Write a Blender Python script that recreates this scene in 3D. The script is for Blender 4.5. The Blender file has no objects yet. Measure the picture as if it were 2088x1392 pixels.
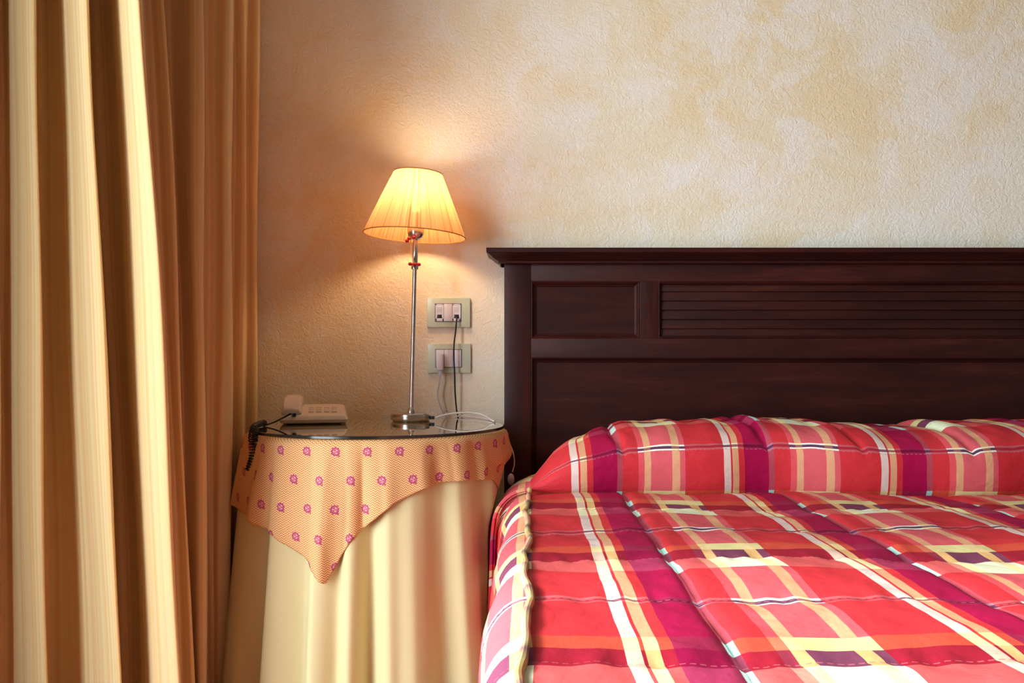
import bpy, math, random
import numpy as np
from mathutils import Vector, Matrix, noise
random.seed(7)
S = bpy.context.scene
COL = S.collection
PI = math.pi

# ------------------------------------------------------------------ camera
F = 1628.0            # focal length in pixels of the 2088 wide frame
VX, VY = 1080.0, 745.0  # where the wall normal through the lens meets the frame
DW, CH = 2.2, 0.865   # distance to the wall, lens height
cam_d = bpy.data.cameras.new('camera')
cam = bpy.data.objects.new('camera', cam_d)
COL.objects.link(cam)
cam.location = (0, -DW, CH)
cam.rotation_euler = (PI / 2, 0, 0)
cam_d.sensor_width = 36.0
cam_d.lens = 36.0 * F / 2088.0
cam_d.shift_x = -(VX - 1044.0) / 2088.0
cam_d.shift_y = (VY - 696.0) / 2088.0
cam_d.clip_start = 0.02
S.camera = cam

# ------------------------------------------------------------------ world, daylight, exposure
W = bpy.data.worlds.new('world')
S.world = W
W.use_nodes = True
W.node_tree.nodes['Background'].inputs[0].default_value = (0.75, 0.88, 1.0, 1)
W.node_tree.nodes['Background'].inputs[1].default_value = 1.0


def light(name, kind, loc, direction, energy, color, **kw):
    d = bpy.data.lights.new(name, kind)
    d.energy = energy
    d.color = color
    for k, v in kw.items():
        setattr(d, k, v)
    o = bpy.data.objects.new(name, d)
    COL.objects.link(o)
    o.location = loc
    if direction is not None:
        o.rotation_euler = Vector(direction).to_track_quat('-Z', 'Y').to_euler()
    return o


# daylight entering by the tall window in the left wall, beside the camera
light('daylight_window', 'AREA', (-2.0, -2.5, 1.5), (1, 0.12, -0.1), 190, (0.86, 0.94, 1.0),
      shape='RECTANGLE', size=3.0, size_y=2.6)
light('sun', 'SUN', (-4, -3, 3), (1, 0.0, -0.58), 4.6, (1.0, 0.96, 0.91), angle=math.radians(12))

S.view_settings.view_transform = 'Standard'
S.view_settings.look = 'None'
S.view_settings.gamma = 1.0
S.view_settings.use_curve_mapping = False
S.view_settings.exposure = 0.45
S.cycles.max_bounces = 8
S.cycles.diffuse_bounces = 4
S.cycles.glossy_bounces = 4
S.cycles.transmission_bounces = 6
S.cycles.transparent_max_bounces = 8
S.cycles.caustics_reflective = False
S.cycles.caustics_refractive = False
S.cycles.sample_clamp_indirect = 4.0
S.cycles.use_denoising = True


# ------------------------------------------------------------------ helpers
def wx(px, D):
    return (px - VX) * D / F


def wz(py, D):
    return CH + (VY - py) * D / F


def P(px, py, D):
    return Vector((wx(px, D), D - DW, wz(py, D)))


def lin(r, g, b):
    def c(v):
        v /= 255.0
        return v / 12.92 if v <= 0.04045 else ((v + 0.055) / 1.055) ** 2.4
    return (c(r), c(g), c(b), 1)


class MB:
    def __init__(s):
        s.v, s.f, s.uv = [], [], []

    def add(s, vs, fs, uvs=None):
        n = len(s.v)
        s.v += [tuple(v) for v in vs]
        s.f += [tuple(i + n for i in f) for f in fs]
        if uvs is not None:
            while len(s.uv) < n:
                s.uv.append((0, 0))
            s.uv += list(uvs)
        return s

    def box(s, c, d, r=0.0, rot=None):
        """box centred at c with dimensions d, edges chamfered by r"""
        hx, hy, hz = d[0] / 2, d[1] / 2, d[2] / 2
        if r <= 0:
            vs = [(x, y, z) for x in (-hx, hx) for y in (-hy, hy) for z in (-hz, hz)]
            fs = [(0, 1, 3, 2), (4, 6, 7, 5), (0, 4, 5, 1), (2, 3, 7, 6), (0, 2, 6, 4), (1, 5, 7, 3)]
        else:
            r = min(r, hx * .9, hy * .9, hz * .9)
            import bmesh
            bm = bmesh.new()
            bmesh.ops.create_cube(bm, size=1)
            for v in bm.verts:
                v.co = Vector((v.co.x * d[0], v.co.y * d[1], v.co.z * d[2]))
            bmesh.ops.bevel(bm, geom=list(bm.edges), offset=r, segments=2, profile=0.6, affect='EDGES')
            bm.verts.index_update()
            vs = [tuple(v.co) for v in bm.verts]
            fs = [tuple(v.index for v in f.verts) for f in bm.faces]
            bm.free()
        if rot is not None:
            vs = [rot @ Vector(v) for v in vs]
        return s.add([(v[0] + c[0], v[1] + c[1], v[2] + c[2]) for v in vs], fs)

    def lathe(s, prof, c=(0, 0, 0), n=48, cap=True, M=None):
        vs = []
        for r, z in prof:
            for k in range(n):
                a = 2 * PI * k / n
                vs.append(Vector((r * math.cos(a), r * math.sin(a), z)))
        fs = []
        for i in range(len(prof) - 1):
            for k in range(n):
                k2 = (k + 1) % n
                fs.append((i * n + k, i * n + k2, (i + 1) * n + k2, (i + 1) * n + k))
        if cap:
            fs.append(tuple(range(n))[::-1])
            fs.append(tuple((len(prof) - 1) * n + k for k in range(n)))
        if M is not None:
            vs = [M @ v for v in vs]
        return s.add([(v[0] + c[0], v[1] + c[1], v[2] + c[2]) for v in vs], fs)

    def tube(s, pts, r, n=10, closed=False):
        pts = [Vector(p) for p in pts]
        m = len(pts)
        rs = r if isinstance(r, (list, tuple)) else [r] * m
        tang = []
        for i in range(m):
            if closed:
                t = pts[(i + 1) % m] - pts[i - 1]
            else:
                t = pts[min(i + 1, m - 1)] - pts[max(i - 1, 0)]
            tang.append(t.normalized())
        up = Vector((0, 0, 1))
        if abs(tang[0].dot(up)) > .9:
            up = Vector((1, 0, 0))
        nrm = (up - tang[0] * up.dot(tang[0])).normalized()
        vs = []
        for i in range(m):
            nrm = (nrm - tang[i] * nrm.dot(tang[i])).normalized()
            b = tang[i].cross(nrm)
            for k in range(n):
                a = 2 * PI * k / n
                vs.append(pts[i] + (nrm * math.cos(a) + b * math.sin(a)) * rs[i])
        fs = []
        for i in range(m if closed else m - 1):
            j = (i + 1) % m
            for k in range(n):
                k2 = (k + 1) % n
                fs.append((i * n + k, i * n + k2, j * n + k2, j * n + k))
        if not closed:
            fs.append(tuple(range(n))[::-1])
            fs.append(tuple((m - 1) * n + k for k in range(n)))
        return s.add(vs, fs)

    def sphere(s, c, r, n=16, sc=(1, 1, 1)):
        prof = [(max(1e-5, r * math.sin(PI * i / n)), -r * math.cos(PI * i / n)) for i in range(n + 1)]
        M = Matrix.Diagonal((sc[0], sc[1], sc[2]))
        return s.lathe(prof, c, n * 2, True, M)

    def grid(s, rows, uvs=None, closed=False):
        """rows: list of lists of points"""
        m, n = len(rows), len(rows[0])
        vs = [p for r in rows for p in r]
        fs = []
        for i in range(m - 1):
            for j in range(n if closed else n - 1):
                j2 = (j + 1) % n
                fs.append((i * n + j, i * n + j2, (i + 1) * n + j2, (i + 1) * n + j))
        return s.add(vs, fs, [q for r in uvs for q in r] if uvs else None)

    def build(s, name, mat, parent=None, smooth=True, angle=35, fix=True):
        me = bpy.data.meshes.new(name)
        me.from_pydata(s.v, [], s.f)
        me.update()
        if fix:
            import bmesh
            bm = bmesh.new()
            bm.from_mesh(me)
            bmesh.ops.recalc_face_normals(bm, faces=bm.faces)
            bm.to_mesh(me)
            bm.free()
        if s.uv:
            while len(s.uv) < len(s.v):
                s.uv.append((0, 0))
            l = me.uv_layers.new(name='UVMap')
            for lp in me.loops:
                l.data[lp.index].uv = s.uv[lp.vertex_index]
        me.materials.append(mat)
        if smooth:
            if angle is None:
                me.shade_smooth()
            else:
                me.set_sharp_from_angle(angle=math.radians(angle))
        o = bpy.data.objects.new(name, me)
        COL.objects.link(o)
        if parent is not None:
            o.parent = parent
            o.matrix_parent_inverse = Matrix.Translation(-parent_world(parent))
        return o


def parent_world(p):
    v = Vector(p.location)
    while p.parent is not None:
        v = v * 0
        p = p.parent
    return v


def empty(name, loc):
    o = bpy.data.objects.new(name, None)
    COL.objects.link(o)
    o.location = loc
    o.empty_display_size = .05
    return o


def tag(o, label=None, cat=None, group=None, kind=None):
    for k, v in (('label', label), ('category', cat), ('group', group), ('kind', kind)):
        if v:
            o[k] = v
    return o


def catmull(pts, per=8, closed=False):
    pts = [Vector(p) for p in pts]
    out = []
    n = len(pts)
    for i in range(n - 1 if not closed else n):
        if closed:
            p0, p1, p2, p3 = pts[i - 1], pts[i], pts[(i + 1) % n], pts[(i + 2) % n]
        else:
            p1, p2 = pts[i], pts[i + 1]
            p0 = pts[i - 1] if i else p1 * 2 - p2
            p3 = pts[i + 2] if i + 2 < n else p2 * 2 - p1
        for k in range(per):
            t = k / per
            out.append(.5 * ((2 * p1) + (p2 - p0) * t + (2 * p0 - 5 * p1 + 4 * p2 - p3) * t * t
                             + (3 * p1 - p0 - 3 * p2 + p3) * t ** 3))
    if not closed:
        out.append(pts[-1])
    return out


def smooth(a, b, x):
    t = min(1, max(0, (x - a) / (b - a)))
    return t * t * (3 - 2 * t)


def interp(x, tab):
    return float(np.interp(x, [a for a, _ in tab], [b for _, b in tab]))


# ------------------------------------------------------------------ materials
class NT:
    def __init__(s, name):
        s.m = bpy.data.materials.new(name)
        s.m.use_nodes = True
        s.t = s.m.node_tree
        s.b = s.t.nodes['Principled BSDF']
        s.out = s.t.nodes['Material Output']

    def n(s, typ, **kw):
        nd = s.t.nodes.new(typ)
        for k, v in kw.items():
            setattr(nd, k, v)
        return nd

    def l(s, a, b):
        s.t.links.new(a, b)

    def set(s, node, **kw):
        for k, v in kw.items():
            node.inputs[k.replace('_', ' ')].default_value = v
        return node

    def math(s, op, a, b=None, c=None, clamp=False):
        nd = s.n('ShaderNodeMath', operation=op, use_clamp=clamp)
        for i, v in enumerate((a, b, c)):
            if v is None:
                continue
            if isinstance(v, (int, float)):
                nd.inputs[i].default_value = v
            else:
                s.l(v, nd.inputs[i])
        return nd.outputs[0]

    def mix(s, f, a, b, blend='MIX'):
        nd = s.n('ShaderNodeMix', data_type='RGBA', blend_type=blend)
        for i, v in ((0, f), (6, a), (7, b)):
            if isinstance(v, (int, float)):
                nd.inputs[i].default_value = v
            elif isinstance(v, tuple):
                nd.inputs[i].default_value = v
            else:
                s.l(v, nd.inputs[i])
        return nd.outputs[2]

    def ramp(s, fac, stops, interp='LINEAR'):
        nd = s.n('ShaderNodeValToRGB')
        cr = nd.color_ramp
        cr.interpolation = interp
        while len(cr.elements) < len(stops):
            cr.elements.new(1.0)
        for i, (p, c) in enumerate(stops):
            cr.elements[i].position = p
        for i, (p, c) in enumerate(stops):
            cr.elements[i].color = c if isinstance(c, tuple) else (c, c, c, 1)
        s.l(fac, nd.inputs[0])
        return nd.outputs[0]

    def noise(s, vec, scale, detail=3, rough=.5, dist=0.0):
        nd = s.n('ShaderNodeTexNoise')
        s.set(nd, Scale=scale, Detail=detail, Roughness=rough, Distortion=dist)
        if vec is not None:
            s.l(vec, nd.inputs['Vector'])
        return nd.outputs['Fac']

    def coord(s, which='Object', scale=None):
        tc = s.n('ShaderNodeTexCoord')
        o = tc.outputs[which]
        if scale:
            mp = s.n('ShaderNodeMapping')
            mp.inputs['Scale'].default_value = scale
            s.l(o, mp.inputs['Vector'])
            o = mp.outputs['Vector']
        return o

    def bump(s, h, strength=.3, dist=.002, chain=None):
        nd = s.n('ShaderNodeBump')
        s.set(nd, Strength=strength, Distance=dist)
        s.l(h, nd.inputs['Height'])
        if chain is not None:
            s.l(chain, nd.inputs['Normal'])
        return nd.outputs['Normal']


def plain(name, col, rough=.5, metal=0.0, var=.06, scale=40, **kw):
    t = NT(name)
    c = t.coord()
    nz = t.noise(c, scale, 3)
    lo = tuple(x * (1 - var) for x in col[:3]) + (1,)
    hi = tuple(min(1, x * (1 + var)) for x in col[:3]) + (1,)
    t.l(t.ramp(nz, [(.3, lo), (.7, hi)]), t.b.inputs['Base Color'])
    t.set(t.b, Roughness=rough, Metallic=metal)
    for k, v in kw.items():
        t.b.inputs[k].default_value = v
    return t.m


M = {}


def make_wall():
    t = NT('sponged_plaster')
    c = t.coord()
    big = t.noise(c, 1.6, 6, .62, 1.2)
    mid = t.noise(c, 5.0, 6, .7, .8)
    a = t.mix(t.ramp(big, [(.42, 0.0), (.62, 1.0)]), lin(243, 236, 214), lin(240, 220, 180))
    b = t.mix(t.ramp(mid, [(.46, 0.0), (.60, .75)]), a, lin(245, 241, 230))
    t.l(b, t.b.inputs['Base Color'])
    t.set(t.b, Roughness=.75)
    t.b.inputs['Specular IOR Level'].default_value = .25
    f1 = t.noise(c, 110, 3, .6, 1.5)
    f2 = t.noise(c, 45, 2, .5, 2.0)
    vo = t.n('ShaderNodeTexVoronoi', feature='DISTANCE_TO_EDGE')
    t.set(vo, Scale=16.0)
    mv = t.n('ShaderNodeVectorMath', operation='ADD')
    nn = t.n('ShaderNodeTexNoise')
    t.set(nn, Scale=9.0, Detail=2.0)
    t.l(c, nn.inputs['Vector'])
    t.l(c, mv.inputs[0])
    t.l(nn.outputs['Color'], mv.inputs[1])
    t.l(mv.outputs[0], vo.inputs['Vector'])
    cr = t.ramp(vo.outputs['Distance'], [(0.0, 0.0), (.03, 1.0)])
    h = t.math('ADD', t.math('MULTIPLY', f1, .6), t.math('MULTIPLY', f2, .8))
    h2 = t.math('ADD', h, t.math('MULTIPLY', cr, .12))
    t.l(t.bump(h2, .55, .006), t.b.inputs['Normal'])
    return t.m


def make_wood(axis):
    t = NT('dark_mahogany_' + axis)
    sc = (1.2, 9, 9) if axis == 'horizontal' else (9, 9, 1.2)
    c = t.coord('Object', sc)
    g1 = t.noise(c, 2.2, 5, .6, .6)
    sc2 = (6, 120, 120) if axis == 'horizontal' else (120, 120, 6)
    c2 = t.coord('Object', sc2)
    g2 = t.noise(c2, 2.0, 4, .6)
    a = t.ramp(g1, [(.30, lin(42, 17, 17)), (.55, lin(60, 25, 22)), (.8, lin(82, 38, 28))])
    b = t.mix(t.ramp(g2, [(.35, .55), (.6, 0.0)]), a, lin(38, 16, 17))
    t.l(b, t.b.inputs['Base Color'])
    t.set(t.b, Roughness=.38)
    t.b.inputs['Specular IOR Level'].default_value = .3
    t.l(t.bump(g2, .12, .001), t.b.inputs['Normal'])
    return t.m


def make_curtain():
    t = NT('striped_curtain_cloth')
    tc = t.n('ShaderNodeTexCoord')
    sp = t.n('ShaderNodeSeparateXYZ')
    t.l(tc.outputs['UV'], sp.inputs[0])
    u = sp.outputs[0]
    cmb = t.n('ShaderNodeCombineXYZ')
    t.l(u, cmb.inputs[0])
    n1 = t.noise(cmb.outputs[0], 60, 2, .6)
    n2 = t.noise(cmb.outputs[0], 520, 2, .6)
    base = t.mix(t.ramp(n1, [(.42, 0.0), (.58, 1.0)]), lin(232, 210, 158), lin(230, 188, 128))
    base = t.mix(t.ramp(n2, [(.4, .25), (.6, 0.0)]), base, lin(205, 165, 105))
    t.l(base, t.b.inputs['Base Color'])
    t.set(t.b, Roughness=.75)
    t.b.inputs['Specular IOR Level'].default_value = .2
    t.b.inputs['Sheen Weight'].default_value = .15
    wv = t.n('ShaderNodeTexWave', bands_direction='Y')
    t.set(wv, Scale=260.0)
    t.l(tc.outputs['UV'], wv.inputs['Vector'])
    h = t.math('ADD', t.math('MULTIPLY', wv.outputs['Fac'], .5), n2)
    t.l(t.bump(h, .25, .0008), t.b.inputs['Normal'])
    tr = t.n('ShaderNodeBsdfTranslucent')
    t.l(base, tr.inputs[0])
    ms = t.n('ShaderNodeMixShader')
    ms.inputs[0].default_value = .12
    t.l(t.b.outputs[0], ms.inputs[1])
    t.l(tr.outputs[0], ms.inputs[2])
    t.l(ms.outputs[0], t.out.inputs[0])
    return t.m


def make_cloth(name, col, var=.05, scale=18):
    t = NT(name)
    c = t.coord()
    n1 = t.noise(c, scale, 3)
    lo = tuple(x * (1 - var) for x in col[:3]) + (1,)
    t.l(t.mix(n1, lo, col), t.b.inputs['Base Color'])
    t.set(t.b, Roughness=.8)
    t.b.inputs['Specular IOR Level'].default_value = .2
    t.b.inputs['Sheen Weight'].default_value = .1
    n2 = t.noise(c, 900, 2)
    t.l(t.bump(n2, .2, .0005), t.b.inputs['Normal'])
    return t.m


def make_overlay():
    """cream cloth with an orange basket weave and rosy ring motifs"""
    t = NT('basket_weave_motif_cloth')
    tc = t.n('ShaderNodeTexCoord')
    sp = t.n('ShaderNodeSeparateXYZ')
    t.l(tc.outputs['UV'], sp.inputs[0])
    u, v = sp.outputs[0], sp.outputs[1]
    # weave: short diagonal strokes in alternating columns
    cell = .0046
    cu = t.math('DIVIDE', u, cell)
    cv = t.math('DIVIDE', v, cell)
    par = t.math('MODULO', t.math('ADD', t.math('FLOOR', cu), 1000), 2)
    fu = t.math('FRACT', cu)
    sgn = t.math('SUBTRACT', t.math('MULTIPLY', par, 2), 1)
    d = t.math('FRACT', t.math('ADD', t.math('ADD', cv, 100), t.math('MULTIPLY', t.math('MULTIPLY', fu, sgn), .9)))
    stroke = t.ramp(d, [(0.0, 1.0), (.36, 1.0), (.48, 0.0), (.90, 0.0), (1.0, 1.0)])
    # motifs
    sx, sy = .062, .056
    row = t.math('FLOOR', t.math('DIVIDE', v, sy))
    off = t.math('MULTIPLY', t.math('MODULO', t.math('ADD', row, 1000), 2), .5)
    cx = t.math('ADD', t.math('DIVIDE', u, sx), off)
    lx = t.math('MULTIPLY', t.math('SUBTRACT', t.math('FRACT', t.math('ADD', cx, 100)), .5), sx)
    ly = t.math('MULTIPLY', t.math('SUBTRACT', t.math('FRACT', t.math('ADD', t.math('DIVIDE', v, sy), 100)), .5), sy)
    rr = t.math('SQRT', t.math('ADD', t.math('MULTIPLY', lx, lx), t.math('MULTIPLY', ly, ly)))
    ang = t.math('ARCTAN2', ly, lx)
    wob = t.math('MULTIPLY', t.math('SINE', t.math('MULTIPLY', ang, 9)), .0009)
    r2 = t.math('ADD', rr, wob)
    ring = t.math('MULTIPLY', t.math('GREATER_THAN', r2, .0048), t.math('LESS_THAN', r2, .0088))
    pet = t.math('MULTIPLY', t.math('LESS_THAN', rr, .0042),
                 t.math('GREATER_THAN', t.math('SINE', t.math('ADD', t.math('MULTIPLY', ang, 3), 1.2)), -.2))
    leafm = t.math('MULTIPLY', t.math('LESS_THAN', rr, .0125),
                   t.math('MULTIPLY', t.math('GREATER_THAN', rr, .008),
                          t.math('LESS_THAN', t.math('ABSOLUTE', t.math('SUBTRACT', ang, .9)), .16)))
    halo = t.math('LESS_THAN', rr, .0092)
    gaps = t.noise(tc.outputs['UV'], 900, 1)
    base = t.mix(stroke, lin(232, 204, 150), lin(198, 116, 60))
    base = t.mix(halo, base, lin(224, 172, 164))
    mask = t.math('MAXIMUM', t.math('MAXIMUM', ring, pet), leafm)
    mask = t.math('MULTIPLY', mask, t.math('GREATER_THAN', gaps, .36))
    base = t.mix(mask, base, lin(172, 58, 96))
    t.l(base, t.b.inputs['Base Color'])
    t.set(t.b, Roughness=.8)
    t.b.inputs['Specular IOR Level'].default_value = .2
    t.l(t.bump(d, .12, .0005), t.b.inputs['Normal'])
    return t.m


def make_plaid():
    t = NT('madras_plaid_quilt')
    tc = t.n('ShaderNodeTexCoord')
    # a little wander so the woven lines are not ruler straight
    nn = t.n('ShaderNodeTexNoise')
    t.set(nn, Scale=5.0, Detail=2.0)
    t.l(tc.outputs['UV'], nn.inputs['Vector'])
    v1 = t.n('ShaderNodeVectorMath', operation='SUBTRACT')
    t.l(nn.outputs['Color'], v1.inputs[0])
    v1.inputs[1].default_value = (.5, .5, .5)
    v2 = t.n('ShaderNodeVectorMath', operation='SCALE')
    t.l(v1.outputs[0], v2.inputs[0])
    v2.inputs['Scale'].default_value = .010
    v3 = t.n('ShaderNodeVectorMath', operation='ADD')
    t.l(tc.outputs['UV'], v3.inputs[0])
    t.l(v2.outputs[0], v3.inputs[1])
    sp = t.n('ShaderNodeSeparateXYZ')
    t.l(v3.outputs[0], sp.inputs[0])
    PU, PV = .328, .385
    fu = t.math('FRACT', t.math('ADD', t.math('DIVIDE', t.math('SUBTRACT', sp.outputs[0], .087), PU), 20))
    fv = t.math('FRACT', t.math('ADD', t.math('DIVIDE', sp.outputs[1], PV), 20))
    # warp zones: end fraction and kind
    zones = [(.00, 'cream'), (.045, 'red'), (.055, 'tan'), (.10, 'red'), (.14, 'mag'), (.295, 'mauve'), (.33, 'red'),
             (.43, 'rose'), (.47, 'tan'), (.515, 'rose2'), (.655, 'tan'), (.705, 'rose2'), (.74, 'red')]
    red, mag = lin(206, 50, 58), lin(166, 8, 68)
    tabs = {
        'base': dict(cream=lin(226, 204, 194), red=red, tan=lin(220, 164, 124), mag=mag, mauve=lin(178, 72, 86),
                     rose=lin(220, 84, 92), rose2=lin(214, 92, 100)),
        'orange': dict(cream=lin(230, 214, 160), red=lin(206, 78, 58), tan=lin(232, 208, 150), mag=lin(156, 34, 72),
                       mauve=lin(176, 222, 214), rose=lin(214, 120, 90), rose2=lin(222, 212, 148)),
        'plum': dict(cream=lin(220, 190, 168), red=lin(158, 26, 48), tan=lin(226, 180, 120), mag=lin(146, 6, 62),
                     mauve=lin(140, 60, 84), rose=lin(150, 50, 70), rose2=lin(122, 62, 88)),
        'pale': dict(cream=lin(240, 238, 196), red=lin(216, 92, 92), tan=lin(244, 238, 176), mag=lin(172, 52, 92),
                     mauve=lin(196, 232, 224), rose=lin(228, 150, 130), rose2=lin(236, 244, 208)),
        'thin': dict(cream=lin(232, 232, 214), red=lin(196, 92, 96), tan=lin(236, 222, 170), mag=lin(150, 30, 76),
                     mauve=lin(170, 120, 140), rose=lin(238, 224, 214), rose2=lin(240, 236, 224)),
        'line': dict(cream=lin(128, 84, 100), red=lin(170, 40, 58), tan=lin(150, 100, 100), mag=lin(120, 8, 52),
                     mauve=lin(100, 50, 80), rose=lin(104, 60, 84), rose2=lin(92, 58, 84)),
    }
    cols = {k: t.ramp(fu, [(p, tab[z]) for p, z in zones], 'CONSTANT') for k, tab in tabs.items()}

    def band(a, b):
        return t.math('MULTIPLY', t.math('GREATER_THAN', fv, a), t.math('LESS_THAN', fv, b))
    c = cols['base']
    for a, b, k in ((0, .085, 'orange'), (.085, .19, 'plum'), (.19, .37, 'pale'), (.655, .70, 'thin'), (.668, .688, 'line'),
                    ):
        c = t.mix(band(a, b), c, cols[k])
    # running stitches of the quilting
    sv = t.math('FRACT', t.math('ADD', t.math('DIVIDE', t.math('ADD', sp.outputs[1], .105), .1875), 10.5))
    st = t.math('LESS_THAN', t.math('ABSOLUTE', t.math('SUBTRACT', sv, .5)), .0055)
    sd = t.math('LESS_THAN', t.math('FRACT', t.math('ADD', t.math('DIVIDE', sp.outputs[0], .0095), 200)), .6)
    c = t.mix(t.math('MULTIPLY', t.math('MULTIPLY', st, sd), .65), c, lin(196, 110, 120))
    # fine yarn variation
    y1 = t.noise(t.coord('UV', (900, 60, 1)), 1, 2)
    y2 = t.noise(t.coord('UV', (60, 900, 1)), 1, 2)
    y = t.math('ADD', y1, y2)
    c = t.mix(t.ramp(y, [(.75, .12), (1.2, 0.0)]), c, lin(110, 16, 40))
    t.l(c, t.b.inputs['Base Color'])
    t.set(t.b, Roughness=.62)
    t.b.inputs['Specular IOR Level'].default_value = .18
    w = t.noise(tc.outputs['UV'], 18, 3, .5, .3)
    nb = t.bump(w, .42, .010)
    t.l(t.bump(y, .15, .0006, nb), t.b.inputs['Normal'])
    return t.m


def make_shade():
    t = NT('pleated_amber_silk')
    tc = t.n('ShaderNodeTexCoord')
    sp = t.n('ShaderNodeSeparateXYZ')
    t.l(tc.outputs['UV'], sp.inputs[0])
    cmb = t.n('ShaderNodeCombineXYZ')
    t.l(sp.outputs[0], cmb.inputs[0])
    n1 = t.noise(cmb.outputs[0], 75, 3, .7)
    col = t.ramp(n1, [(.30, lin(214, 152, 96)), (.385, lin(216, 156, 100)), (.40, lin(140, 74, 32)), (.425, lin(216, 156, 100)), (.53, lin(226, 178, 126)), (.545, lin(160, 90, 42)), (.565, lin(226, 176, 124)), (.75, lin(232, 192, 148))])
    d = t.n('ShaderNodeBsdfDiffuse')
    tr = t.n('ShaderNodeBsdfTranslucent')
    tp = t.n('ShaderNodeBsdfTransparent')
    t.l(col, d.inputs[0])
    t.l(col, tr.inputs[0])
    tp.inputs[0].default_value = lin(255, 215, 120)
    m1 = t.n('ShaderNodeMixShader')
    m1.inputs[0].default_value = .46
    t.l(d.outputs[0], m1.inputs[1])
    t.l(tr.outputs[0], m1.inputs[2])
    m2 = t.n('ShaderNodeMixShader')
    m2.inputs[0].default_value = .010
    t.l(m1.outputs[0], m2.inputs[1])
    t.l(tp.outputs[0], m2.inputs[2])
    t.l(m2.outputs[0], t.out.inputs[0])
    return t.m


def make_glass(name, col, ior=1.9):
    """thin clear sheet: mirror by Fresnel, otherwise see-through"""
    t = NT(name)
    fr = t.n('ShaderNodeFresnel')
    fr.inputs[0].default_value = ior
    g = t.n('ShaderNodeBsdfGlossy')
    g.inputs['Roughness'].default_value = .0
    g.inputs[0].default_value = (.95, .95, .93, 1)
    tp = t.n('ShaderNodeBsdfTransparent')
    tp.inputs[0].default_value = col
    ms = t.n('ShaderNodeMixShader')
    geo = t.n('ShaderNodeNewGeometry')
    t.l(t.math('MULTIPLY', t.math('MULTIPLY', fr.outputs[0], 1.5), t.math('SUBTRACT', 1.0, geo.outputs['Backfacing'])), ms.inputs[0])
    ms.inputs[0].links[0].from_node.use_clamp = True
    t.l(tp.outputs[0], ms.inputs[1])
    t.l(g.outputs[0], ms.inputs[2])
    t.l(ms.outputs[0], t.out.inputs[0])
    return t.m


def make_emit(name, col, strength):
    t = NT(name)
    e = t.n('ShaderNodeEmission')
    e.inputs[0].default_value = col
    e.inputs[1].default_value = strength
    t.l(e.outputs[0], t.out.inputs[0])
    return t.m


def make_brushed():
    t = NT('brushed_steel')
    c = t.coord('Object', (1, 1, 40))
    nz = t.noise(c, 30, 3)
    t.l(t.ramp(nz, [(.3, lin(200, 196, 194)), (.7, lin(224, 222, 220))]), t.b.inputs['Base Color'])
    t.set(t.b, Roughness=.22, Metallic=1.0)
    return t.m


M['wall'] = make_wall()
M['wood_h'] = make_wood('horizontal')
M['wood_v'] = make_wood('vertical')
M['curtain'] = make_curtain()
M['skirt'] = make_cloth('pale_yellow_cloth', lin(220, 208, 158))
M['overlay'] = make_overlay()
M['plaid'] = make_plaid()
M['sheet'] = make_cloth('magenta_sheet', lin(180, 12, 60))
M['piping'] = None
M['shade'] = make_shade()
M['bulb'] = make_emit('lit_bulb_glass', (1.0, .66, .38, 1), 118.0)
M['steel'] = make_brushed()
M['trim'] = plain('amber_braid', lin(176, 110, 46), .7)
M['glass'] = make_glass('table_glass', (.93, .96, .93, 1))
M['rim'] = plain('dark_glass_edge', lin(34, 36, 34), .15)
M['plate_glass'] = plain('pale_green_glass', lin(196, 212, 194), .12, 0, .03, 60)
M['ivory'] = plain('cream_switch_plastic', lin(226, 228, 242), .35, 0, .02)
M['grey'] = plain('grey_frame_plastic', lin(72, 74, 84), .4)
M['dark'] = plain('black_plastic', lin(16, 16, 22), .4)
M['phone'] = plain('cream_telephone_plastic', lin(206, 196, 184), .42, 0, .03)
M['keys'] = plain('light_key_plastic', lin(214, 204, 190), .4, 0, .03)
M['cord_black'] = plain('black_rubber_cord', lin(14, 14, 18), .45)
M['cord_white'] = plain('white_twisted_flex', lin(222, 216, 214), .5)
M['bead'] = plain('red_wooden_bead', lin(170, 14, 30), .35)
M['string'] = plain('cream_string', lin(220, 200, 176), .7)
M['base'] = plain('painted_baseboard', lin(214, 172, 118), .5)
M['floor'] = None
M['ceil'] = plain('white_ceiling_paint', lin(160, 154, 142), .9, 0, .02, 4)
M['room'] = plain('cream_room_paint', lin(128, 118, 104), .9, 0, .04, 3)
M['white'] = plain('white_painted_wood', lin(230, 226, 216), .5, 0, .02)
M['table_wood'] = plain('plain_pine', lin(170, 124, 74), .6, 0, .15, 14)
M['mattress'] = make_cloth('white_mattress_cloth', lin(224, 218, 208))

ft = NT('terracotta_tiles')
bk = ft.n('ShaderNodeTexBrick', offset=0.0)
ft.set(bk, Scale=1.0, Mortar_Size=.004)
bk.inputs['Brick Width'].default_value = .3
bk.inputs['Row Height'].default_value = .3
bk.inputs['Color1'].default_value = lin(140, 76, 44)
bk.inputs['Color2'].default_value = lin(128, 68, 40)
bk.inputs['Mortar'].default_value = lin(150, 120, 92)
ft.l(ft.coord(), bk.inputs['Vector'])
ft.l(bk.outputs['Color'], ft.b.inputs['Base Color'])
ft.set(ft.b, Roughness=.35)
M['floor'] = ft.m

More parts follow.
